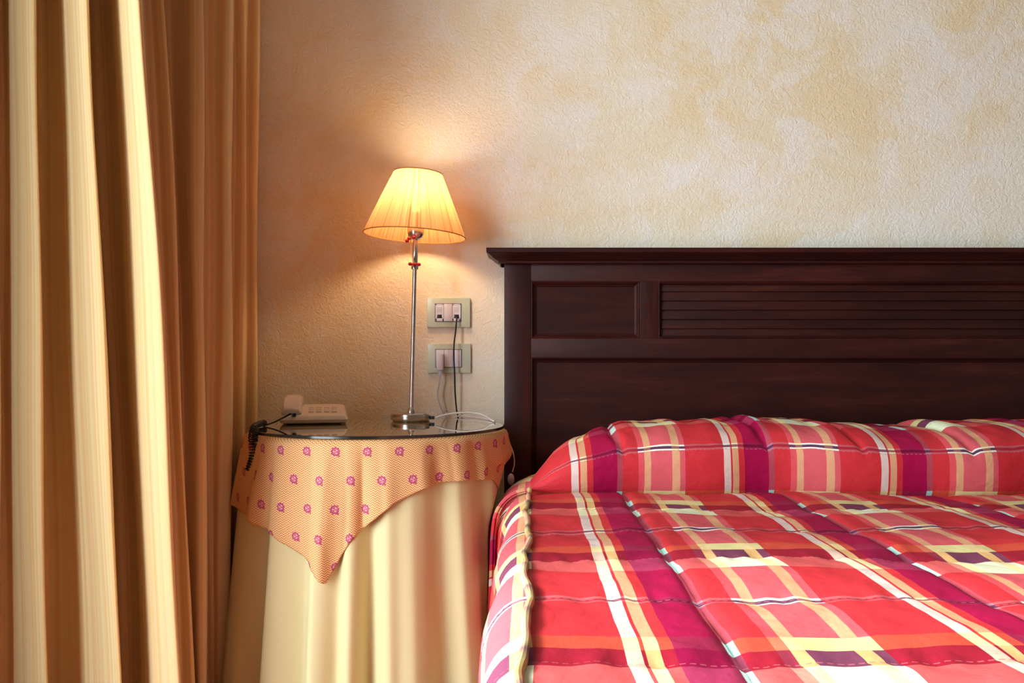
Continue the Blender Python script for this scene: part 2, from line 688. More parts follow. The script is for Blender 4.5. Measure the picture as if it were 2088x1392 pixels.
pt = NT('gold_plum_piping')
ptc = pt.coord('Object', (1, 1, 1))
psp = pt.n('ShaderNodeSeparateXYZ')
pt.l(ptc, psp.inputs[0])
pfr = pt.math('FRACT', pt.math('MULTIPLY', pt.math('ADD', psp.outputs[1], 10), 5.2))
pt.l(pt.ramp(pfr, [(0, lin(206, 156, 96)), (.16, lin(206, 190, 124)), (.30, lin(130, 90, 90)), (.38, lin(208, 192, 136)),
                   (.52, lin(220, 150, 130)), (.7, lin(214, 180, 130)), (.86, lin(150, 110, 100)), (.92, lin(210, 160, 110))], 'LINEAR'),
     pt.b.inputs['Base Color'])
pt.set(pt.b, Roughness=.7)
M['piping'] = pt.m

# ------------------------------------------------------------------ the room
XL, XR, YF, ZC = -1.16, 3.0, -4.9, 2.75


def struct(name, mb, mat, parent=None):
    o = mb.build(name, mat, parent, smooth=False)
    if parent is None:
        o['kind'] = 'structure'
    return o


struct('floor', MB().box(((XL + XR) / 2, YF / 2, -.05), (XR - XL + .4, -YF + .4, .1)), M['floor'])
struct('ceiling', MB().box(((XL + XR) / 2, YF / 2, ZC + .05), (XR - XL + .4, -YF + .4, .1)), M['ceil'])
struct('wall_back', MB().box(((XL + XR) / 2, .06, ZC / 2), (XR - XL + .4, .12, ZC)), M['wall'])
struct('wall_right', MB().box((XR + .06, YF / 2, ZC / 2), (.12, -YF, ZC)), M['room'])
struct('wall_front', MB().box(((XL + XR) / 2, YF - .06, ZC / 2), (XR - XL + .4, .12, ZC)), M['room'])
# left wall with a tall window opening
WY0, WY1, WZ0, WZ1 = -3.30, -1.08, .15, 2.35
wl = MB()
wl.box((XL - .06, WY1 / 2, ZC / 2), (.12, -WY1, ZC))
wl.box((XL - .06, (YF + WY0) / 2, ZC / 2), (.12, WY0 - YF, ZC))
wl.box((XL - .06, (WY0 + WY1) / 2, WZ0 / 2), (.12, WY1 - WY0, WZ0))
wl.box((XL - .06, (WY0 + WY1) / 2, (ZC + WZ1) / 2), (.12, WY1 - WY0, ZC - WZ1))
struct('wall_left', wl, M['room'])
wf = MB()
for z in (WZ0 + .03, WZ1 - .03):
    wf.box((XL - .03, (WY0 + WY1) / 2, z), (.06, WY1 - WY0, .06), .004)
for y in (WY0 + .03, (WY0 + WY1) / 2, WY1 - .03):
    wf.box((XL - .03, y, (WZ0 + WZ1) / 2), (.06, .06, WZ1 - WZ0 - .12), .004)
struct('window_1', wf, M['white'])
bb = MB()
bb.box(((XL + XR) / 2, -.007, .034), (XR - XL, .014, .068), .002)
bb.box(((XL + XR) / 2, -.006, .071), (XR - XL, .012, .006), .002)
struct('baseboard_back', bb, M['base'])

# ------------------------------------------------------------------ headboard
HX0, HX1, HY, HT = -.068, 1.734, -.07, 1.137


def rect_ring(mb, x0, x1, z0, z1, prof):
    """inward moulding: prof = list of (inset, y)"""
    rows = []
    for i, y in prof:
        rows.append([(x0 + i, y, z0 + i), (x1 - i, y, z0 + i), (x1 - i, y, z1 - i), (x0 + i, y, z1 - i)])
    mb.grid(rows, None, True)


hb = empty('headboard', (.833, -.035, 0))
tag(hb, 'wide dark mahogany headboard with a louvred middle panel against the plaster wall', 'headboard')
rails = [('top_rail', (HX0 + .072, HX1 - .072, 1.090, HT)), ('middle_rail', (HX0 + .072, HX1 - .072, .887, .937)),
         ('bottom_rail', (HX0 + .072, HX1 - .072, .28, .40))]
for x0, x1 in ((HX0, HX0 + .072), (HX1 - .072, HX1)):
    MB().box(((x0 + x1) / 2, HY / 2, HT / 2), (x1 - x0, -HY, HT), .0015).build('post', M['wood_v'], hb)
for n, (x0, x1, z0, z1) in rails:
    MB().box(((x0 + x1) / 2, HY / 2 - .0005, (z0 + z1) / 2), (x1 - x0, -HY - .003, z1 - z0), .0012).build(n, M['wood_h'], hb)
for x0, x1 in ((.2945, .344), (1.341, 1.3715)):
    MB().box(((x0 + x1) / 2, HY / 2 - .0005, (.937 + 1.09) / 2), (x1 - x0, -HY - .003, 1.09 - .937), .0012).build('stile', M['wood_v'], hb)
# crown moulding that returns round both ends
prof = [(.010, HT - .002), (.014, HT), (.015, HT + .0045), (.019, HT + .006), (.026, HT + .0105), (.037, HT + .020), (.044, HT + .0235),
        (.0452, HT + .0245), (.0455, HT + .034), (.0445, HT + .036), (0.0, HT + .036)]
rows = []
for e, z in prof:
    x0, x1, y0 = HX0 - e, HX1 + e, HY - e
    rows.append([(x0, -.0005, z), (x0, y0, z), (x1, y0, z), (x1, -.0005, z)])
MB().grid(rows, None, True).build('crown_moulding', M['wood_h'], hb, angle=20)
panel_prof = [(0, HY + .002), (.002, HY + .001), (.004, HY + .003), (.009, HY + .010), (.013, HY + .013), (.014, HY + .016)]
for x0, x1, z0, z1 in ((.004, .2945, .937, 1.090), (1.3715, 1.662, .937, 1.090), (.004, 1.662, .40, .887)):
    m = MB()
    rect_ring(m, x0, x1, z0, z1, panel_prof)
    pn = MB().box(((x0 + x1) / 2, HY + .028, (z0 + z1) / 2), (x1 - x0 - .006, .024, z1 - z0 - .006)).build('panel', M['wood_h'], hb)
    m.build('panel_moulding', M['wood_h'], pn, angle=15)
m = MB()
rect_ring(m, .344, 1.341, .937, 1.090, [(0, HY + .002), (.002, HY), (.006, HY + .004), (.008, HY + .012), (.008, HY + .04)])
m.build('louvre_frame', M['wood_h'], hb, angle=15)
MB().box((.8425, -.02, 1.0135), (.998, .01, .153)).build('louvre_backing', M['wood_h'], hb)
for k in range(6):
    z = .9515 + k * .0248
    MB().box((.8425, HY + .018, z), (.981, .010, .0262), .0025, Matrix.Rotation(math.radians(-13), 3, 'X')).build('louvre_slat', M['wood_h'], hb)

# ------------------------------------------------------------------ bed: frame, mattress, pillows, plaid quilt
BX0, BX1 = .0, 1.666
BT = .600            # top of the made bed
bed = empty('bed_base', (.833, -1.07, 0))
tag(bed, 'low upholstered bed base under the plaid bedspread', 'bed base')
MB().box((.833, -1.09, .20), (1.60, 1.96, .2), .02).build('base_box', M['mattress'], bed)
for x in (.12, 1.54):
    for y in (-.22, -1.95):
        MB().lathe([(.022, 0), (.028, .10)], (x, y, 0.0), 16).build('leg', M['wood_v'], bed)
mt = MB().box((.833, -1.09, .415), (1.60, 1.96, .225), .03).build('mattress', M['mattress'])
tag(mt, 'white mattress hidden beneath the red plaid bedspread', 'mattress')

CR = -.508           # the crease in front of the pillows


def bolster_h(x):
    """height of the pillow roll above the bed along the headboard"""
    a = interp(x, [(-.10, .0), (0.0, .004), (.02, .030), (.05, .064), (.085, .088), (.14, .110), (.19, .125), (.30, .134), (.48, .140), (.62, .137),
                   (.74, .128), (.80, .122), (.88, .124), (1.0, .131), (1.15, .135), (1.4, .13), (1.5, .115), (1.6, .06), (1.67, .02), (1.8, 0)])
    return a


def puff(x, v):
    """quilted relief of the bed top: v = distance from crease towards the foot"""
    pv = .1875
    a = abs(math.sin(PI * (v - .055) / pv)) ** .55
    seam = 1.0
    for s in (.087 + .328 * .315, .087 + .328 * 1.315, .087 + .328 * 2.315, .087 + .328 * 3.315, .087 + .328 * 4.315):
        seam *= 1 - .9 * math.exp(-((x - s) / .0065) ** 2)
    wr = .0032 * noise.noise(Vector((x * 7, v * 13, 1.3))) + .0016 * noise.noise(Vector((x * 24, v * 30, 7.1)))
    ds = abs(((v - .055 + pv / 2) % pv) - pv / 2)
    wr += .0013 * math.sin(x * 150 + 7 * noise.noise(Vector((x * 9, v * 4, 3)))) * math.exp(-(ds / .022) ** 2)
    big = wr + .004 * math.sin(x * 9.1 + v * 3.0) * math.cos(v * 7.3 - x * 4.1)
    return .0050 * a * (.45 + .55 * seam) * 1.0 - .0055 * (1 - seam) + big + .0008 * math.sin(x * 60 + 5 * math.sin(v * 11)) * math.sin(v * 23 + x * 7)


def quilt_point(side, ux, row):
    """row = ('roll', s 0..1) or ('bed', v)"""


def quilt():
    m = MB()
    # across samples: left drop, top, right drop
    us = [('L', t) for t in np.linspace(1, 0, 34)[:-1]] + [('T', x) for x in np.linspace(BX0, BX1, 230)] + \
         [('R', t) for t in np.linspace(0, 1, 20)[1:]]
    rows, uvs = [], []
    DROP = .42

    def across(y, z0, relief, uvv, bulge, edge_round=.035, bk=0.0):
        r, q = [], []
        for kind, t in us:
            if kind == 'T':
                x = t
                z = z0(x) + relief(x)
                r.append((x + .075 * bk * max(0, 1 - x / .22), y(x), z))
                q.append((x, uvv(x)))
            else:
                sgn = -1 if kind == 'L' else 1
                xe = BX0 if kind == 'L' else BX1
                d = t * DROP
                # rounded shoulder then hanging with a slight swell
                if d < .10:
                    a = d / .10 * PI / 2
                    ox = .046 * math.sin(a)
                    dz = .062 * (1 - math.cos(a))
                else:
                    ox = .046 + .006 * math.sin(min(1, (d - .10) / .2) * PI / 2)
                    dz = .062 + (d - .10)
                ox += bulge * math.sin(min(1, d / .16) * PI / 2) + .006 * math.sin(y(xe) * 19 + d * 9) * min(1, d * 8)
                ox += .006 * abs(math.sin(PI * (CR - y(xe) - .055) / .1875)) ** .6 * min(1, d * 10)
                x = xe + sgn * ox + (.075 * bk if sgn < 0 else 0)
                r.append((x, y(xe), z0(xe) + relief(xe) * max(0, 1 - t * 6) - dz))
                q.append((xe + sgn * d, uvv(xe)))
        rows.append(r)
        uvs.append(q)

    # --- pillow roll: a section from the headboard up, over, and down into the crease
    N = 44
    arc = .265 - .105 + .355   # running uv coordinate, filled backwards below
    sec = []
    for i in range(N + 1):
        a = PI * 1.13 * i / N - PI * .02
        # superellipse like roll section, deeper than tall
        cy, sy = math.cos(a), math.sin(a)
        yy = math.copysign(abs(cy) ** .75, cy)
        zz = abs(sy) ** .62 * (1 if sy > 0 else -1)
        sec.append((yy, zz))
    ymid, yhalf = (-.092 + CR) / 2, (-.092 - CR) / 2
    # arc length of a typical section
    pts = [Vector((0, ymid + yy * yhalf, zz * .132)) for yy, zz in sec]
    L = [0]
    for i in range(1, len(pts)):
        L.append(L[-1] + (pts[i] - pts[i - 1]).length)
    tot = L[-1]
    for i, (yy, zz) in enumerate(sec):
        uvv = .405 - (tot - L[i])

        def y(x, yy=yy, i=i):
            wob = .012 * math.sin(x * 8.3 + .6) + .006 * math.sin(x * 21)
            s = 1 + (wob / yhalf) * (1 if yy < 0 else 0)
            return ymid + yy * yhalf * s

        def z0(x, zz=zz, yy=yy):
            h = bolster_h(x)
            front = 1 if yy < 0 else .6
            return BT + h * (.26 + .74 * zz)

        def rel(x, zz=zz, yy=yy, i=i):
            w = max(0, zz)
            k = bolster_h(x) / .13
            seam = 0
            for s in (.190, .503, .70, .93):
                seam -= .013 * math.exp(-((x - s - .01 * math.sin(zz * 4)) / .008) ** 2)
            cr = .007 * noise.noise(Vector((x * 16, zz * 2.2 + yy, 4.2))) + .0035 * noise.noise(Vector((x * 40 + zz * 6, zz * 5, 9.2))) + .002 * math.sin(x * 34 + zz * 5 + 2 * math.sin(x * 9)) + .0025 * math.sin(x * 71 - zz * 9)
            return (seam + cr * (1 - .5 * abs(yy))) * k * w
        across(y, z0, rel, lambda x, q=uvv: q, .030 if yy < .7 else .02, bk=smooth(-.5, 1, yy))
    # --- the bed top from the crease to the foot
    vs = list(np.linspace(0, .03, 5)) + list(np.linspace(.04, 1.56, 250)[0:])
    for v in vs:
        def y(x, v=v):
            wob = (.012 * math.sin(x * 8.3 + .6) + .006 * math.sin(x * 21)) * max(0, 1 - v / .12)
            return CR + .012 - wob * 1.0 - v

        def z0(x, v=v):
            return BT - .042 * math.exp(-v / .018) + .0

        def rel(x, v=v):
            return puff(x, v) * smooth(0, .04, v)
        across(y, z0, rel, lambda x, v=v: v - .160, 0.002 + .028 * math.exp(-v / .02))
    m.grid([[p for p in r] for r in rows], uvs)
    return m


q = quilt().build('plaid_bedspread', M['plaid'], None, angle=None)
tag(q, 'red and magenta madras plaid quilted bedspread pulled over the pillows of the bed', 'bedspread')
sol = q.modifiers.new('thick', 'SOLIDIFY')
sol.thickness = .006
sol.offset = -1
# piping along the seam at the left shoulder
pp = []
for k in range(150):
    v = .012 + k * .0102
    pp.append((BX0 - .004 + .0035 * math.sin(v * 17) + .002 * math.sin(v * 41), CR - v, BT + puff(BX0, v) * smooth(0, .04, v) + .0035))
MB().tube(pp, [.0047 * (1 + .16 * math.sin(i * .9) * math.sin(i * .31)) for i in range(150)], 10).build('piping', M['piping'], q)
tag([o for o in COL.objects if o.name.startswith('piping')][0], 'gold and plum corded piping')
# pillows under the bedspread
for i, x in enumerate((.43, 1.24)):
    m = MB().sphere((x, -.30, BT + .052), .5, 20, (.66, .36, .10))
    p = m.build('pillow', M['mattress'], None, angle=None)
    tag(p, ['white pillow under the plaid bedspread, the one nearer the lamp', 'white pillow under the plaid bedspread, the one farther from the lamp'][i],
        'pillow', 'pillows under the bedspread')

# ------------------------------------------------------------------ curtain
ctl = [  # px at top edge of frame, px at bottom edge, distance
    (-60, -55, 1.50), (-40, -36, 1.53), (-20, -14, 1.52), (-6, 0, 1.515), (-9, -3, 1.535), (-5, 1, 1.55),
    (3, 10, 1.555), (12, 24, 1.55), (40, 58, 1.51), (66, 89, 1.49), (72, 95, 1.50), (67, 89, 1.54), (66, 86, 1.58),
    (84, 104, 1.60), (112, 150, 1.58), (138, 190, 1.53), (160, 222, 1.47), (177, 240, 1.44), (182, 245, 1.45), (178, 240, 1.50),
    (177, 238, 1.56), (196, 258, 1.60), (222, 282, 1.585), (236, 294, 1.53), (260, 322, 1.455), (283, 360, 1.42), (291, 370, 1.43), (287, 362, 1.48),
    (289, 358, 1.54), (304, 376, 1.57), (320, 388, 1.56), (331, 394, 1.555), (333, 396, 1.57), (330, 390, 1.63), (342, 394, 1.66),
    (362, 400, 1.65), (388, 408, 1.62), (407, 419, 1.62), (411, 422, 1.635), (406, 417, 1.70), (412, 424, 1.745), (438, 434, 1.76),
    (462, 444, 1.75), (471, 450, 1.76), (473, 452, 1.78), (470, 450, 1.84), (478, 458, 1.87), (496, 468, 1.865), (500, 472, 1.88), (498, 470, 1.94),
    (506, 478, 1.98), (522, 488, 1.98), (527, 492, 2.0), (526, 491, 2.06), (520, 486, 2.12), (508, 478, 2.17)]


def curtain():
    tops = [Vector((wx(a, d), d - DW, 0)) for a, b, d in ctl]
    bots = []
    for a, b, d in ctl:
        if a > 465:            # the far folds keep straight down to table height, skirt hides the rest
            b = a + (b - a) * .35 + 4
        bots.append(Vector((wx(b, d), d - DW, 0)))
    T, B = catmull(tops, 7), catmull(bots, 7)
    rows, uvs = [], []
    L = [0]
    for i in range(1, len(T)):
        L.append(L[-1] + (T[i] - T[i - 1]).length)
    NZ = 60
    for k in range(NZ + 1):
        z = 2.45 - (2.45 - .012) * k / NZ
        r, q = [], []
        for i in range(len(T)):
            D = T[i].y + DW
            zt, zb = wz(0, D), max(.02, wz(1392, D))
            t = (zt - z) / (zt - zb)
            t = max(-.35, min(1.15, t))
            te = t + .04 * math.sin(t * 5 + i * .03)
            p = T[i].lerp(B[i], te)
            r.append((p.x + .0022 * math.sin(z * 7 + i * .11), p.y, z))
            q.append((L[i], z))
        rows.append(r)
        uvs.append(q)
    m = MB().grid(rows, uvs)
    hem = []
    for i in range(len(T)):
        D = T[i].y + DW
        hem.append(Vector(rows[-4][i]) + Vector((.0, -.002, 0)))
    return m, hem


cm, hem = curtain()
cur = cm.build('curtain', M['curtain'], None, angle=None, fix=False)
tag(cur, 'long pale gold curtain with deep folds hanging at the left beside the table', 'curtain')
sol = cur.modifiers.new('thick', 'SOLIDIFY')
sol.thickness = .0016
MB().tube(hem, .0011, 5).build('hem_stitching', M['string'], cur)

# ------------------------------------------------------------------ round table with two cloths and a glass top
TR, TX, TY, TZ = .292, -.353, -.318, .724
tb = empty('round_table', (TX, TY, 0))
tag(tb, 'small round bedside table hidden under the pale yellow skirt', 'table')
MB().lathe([(.26, .690), (.280, .692), (.284, .700), (.282, .7105), (.26, .7125)], (TX, TY, 0), 64).build('tabletop', M['table_wood'], tb)
for a in (45, 135, 225, 315):
    MB().tube([(TX + .2 * math.cos(math.radians(a)), TY + .2 * math.sin(math.radians(a)), .69),
               (TX + .22 * math.cos(math.radians(a)), TY + .22 * math.sin(math.radians(a)), 0.0)], .018, 12).build('leg', M['table_wood'], tb)


def azp(az, r):
    """az in degrees, 0 towards the camera, positive to the right"""
    a = math.radians(az)
    return TX + r * math.sin(a), TY - r * math.cos(a)


# folds of the long skirt: azimuth and how far they stand out (+) or tuck in (-)
skf = [(-180, 0), (-170, .4), (-160, -.2), (-148, .8), (-138, -.2), (-128, .8), (-116, -.3), (-104, .9), (-92, .4), (-80, -.1), (-70, .7), (-57, 1.0), (-50, .7), (-41, -.1),
       (-37, -.4), (-32, 1.05), (-27, .8), (-21, .0), (-17.5, -.4), (-13, 1.05), (-9, .7), (-5, -.1), (-3.5, -.1), (-.5, .9), (2.5, .5), (7, -1.5), (10, .2), (13, 1.0), (17, .75),
       (22, .95), (27, .5), (32, -.4), (36, -.5), (41, .9), (47, .8), (53, -.1), (56, -.2), (62, .8), (72, .0), (80, .8), (92, .0), (104, .8), (118, -.1), (130, .8), (144, 0), (158, .5), (170, .1), (180, 0)]
_a = np.linspace(-180, 180, 1441)
_v = np.interp(_a, [p[0] for p in skf], [p[1] for p in skf])
_k = np.exp(-(np.arange(-16, 17) / 6.0) ** 2)
_v = np.convolve(np.concatenate([_v[-17:-1], _v, _v[1:17]]), _k / _k.sum(), 'valid')


def skirt_r(az, d):
    f = float(np.interp((az + 180) % 360 - 180, _a, _v))
    g = min(1, d / .62)
    r = TR + .004 + .030 * g + f * .036 * g ** .65
    back = max(0, -math.cos(math.radians(az)))
    if back > 0:                         # the wall is close behind
        r = min(r, (-TY - .018) / max(back, 1e-3))
    if az > 0:                           # so is the bed
        sx = math.sin(math.radians(az))
        if sx > .1:
            r = min(r, (-.090 - TX + .05 * (1 - min(1, d / .2))) / sx) if d > .06 else r
    return r


def skirt():
    rows, uvs = [], []
    A = np.linspace(-180, 180, 721)[:-1]
    rows.append([(azp(a, .05)[0], azp(a, .05)[1], .7140) for a in A])
    rows.append([(azp(a, TR - .006)[0], azp(a, TR - .006)[1], .7142) for a in A])
    rows.append([(azp(a, TR - .001)[0], azp(a, TR - .001)[1], .7125) for a in A])
    for k in range(1, 51):
        d = .702 * k / 50
        rows.append([(azp(a, skirt_r(a, d))[0], azp(a, skirt_r(a, d))[1], .7125 - d) for a in A])
    return MB().grid(rows, None, True)


sk = skirt().build('table_skirt', M['skirt'], None, angle=None)
tag(sk, 'floor-length pale yellow tablecloth in soft folds on the round table', 'tablecloth')

# drop of the patterned overlay by azimuth
dropt = [(-180, .12), (-150, .17), (-125, .27), (-105, .215), (-90, .168), (-75, .150), (-60, .156), (-45, .166), (-30, .190), (-18, .226), (-12, .254), (-9, .272), (-7.5, .276),
         (-6, .258), (-3, .225), (0, .198), (6, .165), (15, .125), (25, .100), (35, .089), (45, .090), (55, .095), (62, .100), (68, .125), (72, .14), (76, .17), (90, .27), (100, .22), (120, .12),
         (150, .10), (180, .12)]
ovr = [(-82, 8, .2), (-66, 5, .5), (-42, 5, .6), (-26, 5, .25), (-9, 3.2, .55), (3, 3, -.75), (12, 6, .35), (27, 3.5, .6), (33, 3, -.6), (44, 5, .35), (50, 2.5, -.7), (57, 4, .65), (60, 2.5, -.3),
       (69, 4, .9), (79, 4, -.6), (92, 7, .8), (115, 8, .3), (-110, 8, .6)]


def over_r(az, d):
    f = sum(s * math.exp(-((az - a) / w) ** 2) for a, w, s in ovr)
    g = min(1, d / .16)
    base = max(skirt_r(az + 0, d) + .004, TR + .007 + (.018 - .014 * smooth(60, 82, -az)) * g)
    if az < -60:
        base += 0
    r = base + (.026 * f) * g
    sx = math.sin(math.radians(az))
    if sx > .1:                          # the bed presses the cloth in
        r += (min(r, (-.096 - TX) / sx) - r) * smooth(.05, .13, d)
    va = math.exp(-((az + 52) / 6.5) ** 2) * (1 - smooth(.065, .10, d))
    r = r + (TR + .001 - r) * va
    r = max(r, skirt_r(az, d) + .0025)
    back = max(0, -math.cos(math.radians(az)))
    if back > 0:
        r = min(r, (-TY - .012) / max(back, 1e-3))
    return r


def overlay():
    A = np.linspace(-180, 180, 541)[:-1]
    rows, uvs = [], []
    for r0, z in ((.03, .7165), (.15, .7166), (TR - .004, .7167)):
        rows.append([(*azp(a, r0), z) for a in A])
        uvs.append([(r0 * math.radians(a), r0 - TR) for a in A])
    for k in range(0, 41):
        t = k / 40
        r, q = [], []
        for a in A:
            d = interp(a, dropt) * t
            sh = math.radians(a)
            rr = over_r(a, d) if d > .012 else TR - .001 + (over_r(a, .012) - TR + .001) * (d / .012) ** .5
            r.append((*azp(a, rr), .7163 - d - .0))
            q.append((sh * (TR + d * .30), d + .006))
        rows.append(r)
        uvs.append(q)
    # close the seam of the uv at the back by leaving it: it faces the wall
    return MB().grid(rows, uvs, True)


ov = overlay().build('patterned_overcloth', M['overlay'], None, angle=None)
tag(ov, 'square cream overcloth with small rosy motifs, its corner hanging over the yellow skirt', 'tablecloth')
sol = ov.modifiers.new('thick', 'SOLIDIFY')
sol.thickness = .0012
gl = MB().lathe([(TR - .001, .7178), (TR, .7185), (TR, .7233), (TR - .001, .724)], (TX, TY, 0), 160).build('glass_tabletop', M['glass'], None, smooth=False)
tag(gl, 'round clear glass sheet with a dark edge lying on the clothed bedside table', 'glass sheet')
MB().lathe([(TR + .0002, .7176), (TR + .0014, .7186), (TR + .0014, .7232), (TR + .0002, .7241)], (TX, TY, 0), 160, cap=False).build('glass_edge', M['rim'], gl)

# ------------------------------------------------------------------ table lamp
LD = 2.035
LX, LY = wx(838, LD), LD - DW
lp = empty('table_lamp', (LX, LY, TZ))
tag(lp, 'slim brushed steel table lamp with a lit pleated amber shade on the glass', 'lamp')
lean = Matrix.Rotation(math.radians(1.45), 3, 'Y')


def L3(x, y, z):
    """lamp coordinates (z above the glass) leaning slightly right"""
    p = lean @ Vector((x, y, z))
    return Vector((LX + p.x, LY + p.y, TZ + p.z))


MB().lathe([(.046, .0), (.049, .0025), (.0505, .004), (.0515, .0065), (.0515, .0175), (.050, .0195), (.046, .0202), (.012, .0206)], (LX, LY, TZ + .0004), 64).build('base', M['steel'], lp)
MB().lathe([(.0105, .0195), (.0095, .024), (.0065, .033), (.0052, .034)], (LX, LY, TZ), 24).build('base_collar', M['steel'], lp)
MB().tube([L3(0, 0, .020), L3(0, 0, .2), L3(0, 0, .396)], .0052, 20).build('pole', M['steel'], lp)
MB().lathe([(.0060, -.010), (.0092, -.009), (.0092, 0), (.0070, .0015)], L3(0, 0, .395), 24, M=lean).build('pole_collar', M['steel'], lp)
MB().tube([L3(0, 0, .394), L3(0, 0, .475)], .0068, 20).build('upper_stem', M['steel'], lp)
sock = MB().lathe([(.007, -.012), (.012, -.010), (.018, -.004), (.0205, .004), (.0215, .012), (.0215, .030), (.018, .031)], L3(0, 0, .472), 32, M=lean).build('bulb_socket', M['steel'], lp)
BZ = 1.306 - TZ
blb = MB().lathe([(.009, -.052), (.010, -.040), (.015, -.026), (.0205, -.012), (.022, 0), (.020, .011), (.012, .020), (.001, .0225)], L3(0, 0, BZ), 32, M=lean).build('light_bulb', M['bulb'], lp, angle=None)
blb.data.materials[0] = M['bulb']
MB().tube([L3(0, 0, .500), L3(0, 0, BZ - .05)], .010, 16).build('candle_tube', M['ivory'], lp)
# shade, a touch crooked
tilt = Matrix.Rotation(math.radians(3.1), 3, 'Y') @ Matrix.Rotation(math.radians(0.3), 3, 'X')
SC = P(846, 480, LD)
SC.y = LY - .0
rb_, rt_, sh_ = .1285, .0610, .158


def shade():
    rnd = random.Random(3)
    n = 480
    rad = []
    ph = [rnd.uniform(.8, 1.25) for _ in range(72)]
    tot = sum(ph)
    acc = [0]
    for p in ph:
        acc.append(acc[-1] + p / tot)
    for k in range(n):
        u = k / n
        j = max(i for i in range(72) if acc[i] <= u + 1e-9)
        f = (u - acc[j]) / (acc[j + 1] - acc[j])
        rad.append(f)
    rows, uvs = [], []
    for i in range(25):
        t = i / 24
        r0 = rb_ + (rt_ - rb_) * t
        row, q = [], []
        for k in range(n):
            a = 2 * PI * k / n
            amp = .0016 * (1 - .3 * t)
            r = r0 + amp * (rad[k] - .5) + .0008 * math.sin(PI * t)
            row.append(SC + tilt @ Vector((r * math.cos(a), r * math.sin(a), sh_ * t)))
            q.append((k / n, t * .1))
        rows.append(row)
        uvs.append(q)
    return MB().grid(rows, uvs, True)


sd = shade().build('lamp_shade', M['shade'], lp, angle=60, fix=False)
sd['label'] = 'pleated amber silk shade'
for r, z in ((rb_ + .0004, 0.0), (rt_ + .0004, sh_)):
    MB().tube([SC + tilt @ Vector((r * math.cos(2 * PI * k / 96), r * math.sin(2 * PI * k / 96), z)) for k in range(96)], .0013, 8, True).build('shade_trim', M['trim'], sd)
sp_ = MB()
for k in range(3):
    a = 2 * PI * k / 3 + .5
    top = SC + tilt @ Vector((rt_ * math.cos(a), rt_ * math.sin(a), sh_ - .002))
    sp_.tube([top, top.lerp(L3(0, 0, BZ + .03), .5) + Vector((0, 0, -.002)), L3(0, 0, BZ + .030)], .0011, 6)
sp_.build('shade_spider', M['steel'], sd)
MB().box(L3(.055, -.006, .010), (.010, .009, .008), .001).build('cord_grommet', M['dark'], lp)


def twist(path, r=.0013, off=.0013, turns=34, name='twisted_flex', mat=None, parent=None):
    pts = catmull(path, 40)
    m = MB()
    n = len(pts)
    for s in (0, PI):
        q = []
        for i, p in enumerate(pts):
            t = (pts[min(i + 1, n - 1)] - pts[max(i - 1, 0)]).normalized()
            a = t.cross(Vector((0, 0, 1)))
            if a.length < .1:
                a = t.cross(Vector((0, 1, 0)))
            a.normalize()
            b = t.cross(a)
            w = 2 * PI * turns * i / n + s
            q.append(p + (a * math.cos(w) + b * math.sin(w)) * off)
        m.tube(q, r, 6)
    return m.build(name, mat, parent, angle=None)


GZ = TZ + .0030
fl = twist([P(889, 851, 2.0), P(905, 846, 2.0), P(935, 841.5, 2.0), P(962, 841.5, 2.0), P(985, 846, 1.99), P(1000, 855, 1.985),
            Vector((wx(1008, 1.975), 1.975 - DW, GZ)), Vector((wx(1003, 2.02), 2.02 - DW, GZ)), Vector((wx(985, 2.09), 2.09 - DW, GZ)), Vector((wx(960, 2.14), 2.14 - DW, GZ)),
            Vector((wx(930, 2.168), 2.168 - DW, GZ - .001)), Vector((wx(915, 2.182), 2.182 - DW, .69)), Vector((wx(915, 2.188), 2.185 - DW, .60))],
           name='lamp_flex', mat=M['cord_white'], turns=70)
tag(fl, 'white twisted flex looping over the glass from the lamp base', 'cord')

# beads tied round the lamp stem
ch = empty('beaded_string', L3(0, 0, .396))
tag(ch, 'cream string with little red beads tied round the upper lamp stem', 'beaded string')
SD = 2.022


def PB(px, py, D=SD):
    return P(px, py, D)


MB().tube(catmull([PB(839, 470), PB(838, 482), PB(837, 500), PB(840, 520), PB(843, 540), PB(842, 545)], 6), .0014, 8).build('string', M['string'], ch)
MB().tube(catmull([PB(842, 478), PB(846, 492), PB(844, 515), PB(842, 532), PB(841, 543)], 6), .0011, 8).build('string', M['string'], ch)
MB().tube(catmull([PB(836, 478), PB(834, 484), PB(829, 491)], 4), .0008, 6).build('string', M['string'], ch)
MB().tube(catmull([PB(832, 541), PB(840, 537), PB(852, 538), PB(857, 543)], 4), .0008, 6).build('string', M['string'], ch)
for px, py, sx in ((844, 484, 1), (834, 486, .9), (830, 491, 1), (836.5, 538, 1), (845, 538.5, 1.15), (854, 539, 1)):
    MB().sphere(PB(px, py, SD - .010), .0050, 10, (1.05 * sx, 1, .9)).build('bead', M['bead'], ch)

# ------------------------------------------------------------------ wall plates
WS = DW - .004


def plate(py0, py1, px0, px1, label):
    c = empty('socket_plate', (wx((px0 + px1) / 2, DW), 0, wz((py0 + py1) / 2, DW)))
    tag(c, label, 'socket', None)
    cx, cz = c.location.x, c.location.z
    w, h = (px1 - px0) * DW / F, (py1 - py0) * DW / F
    MB().box((cx, -.0045, cz), (w, .009, h), .0012).build('glass_frame', M['plate_glass'], c)
    ix, iw, ih = cx - .0015, .0700, .0475
    MB().box((ix, -.0052, cz), (iw + .0032, .0096, ih + .0032), .0012).build('inner_frame', M['grey'], c)
    return c, cx, cz, ix, iw, ih


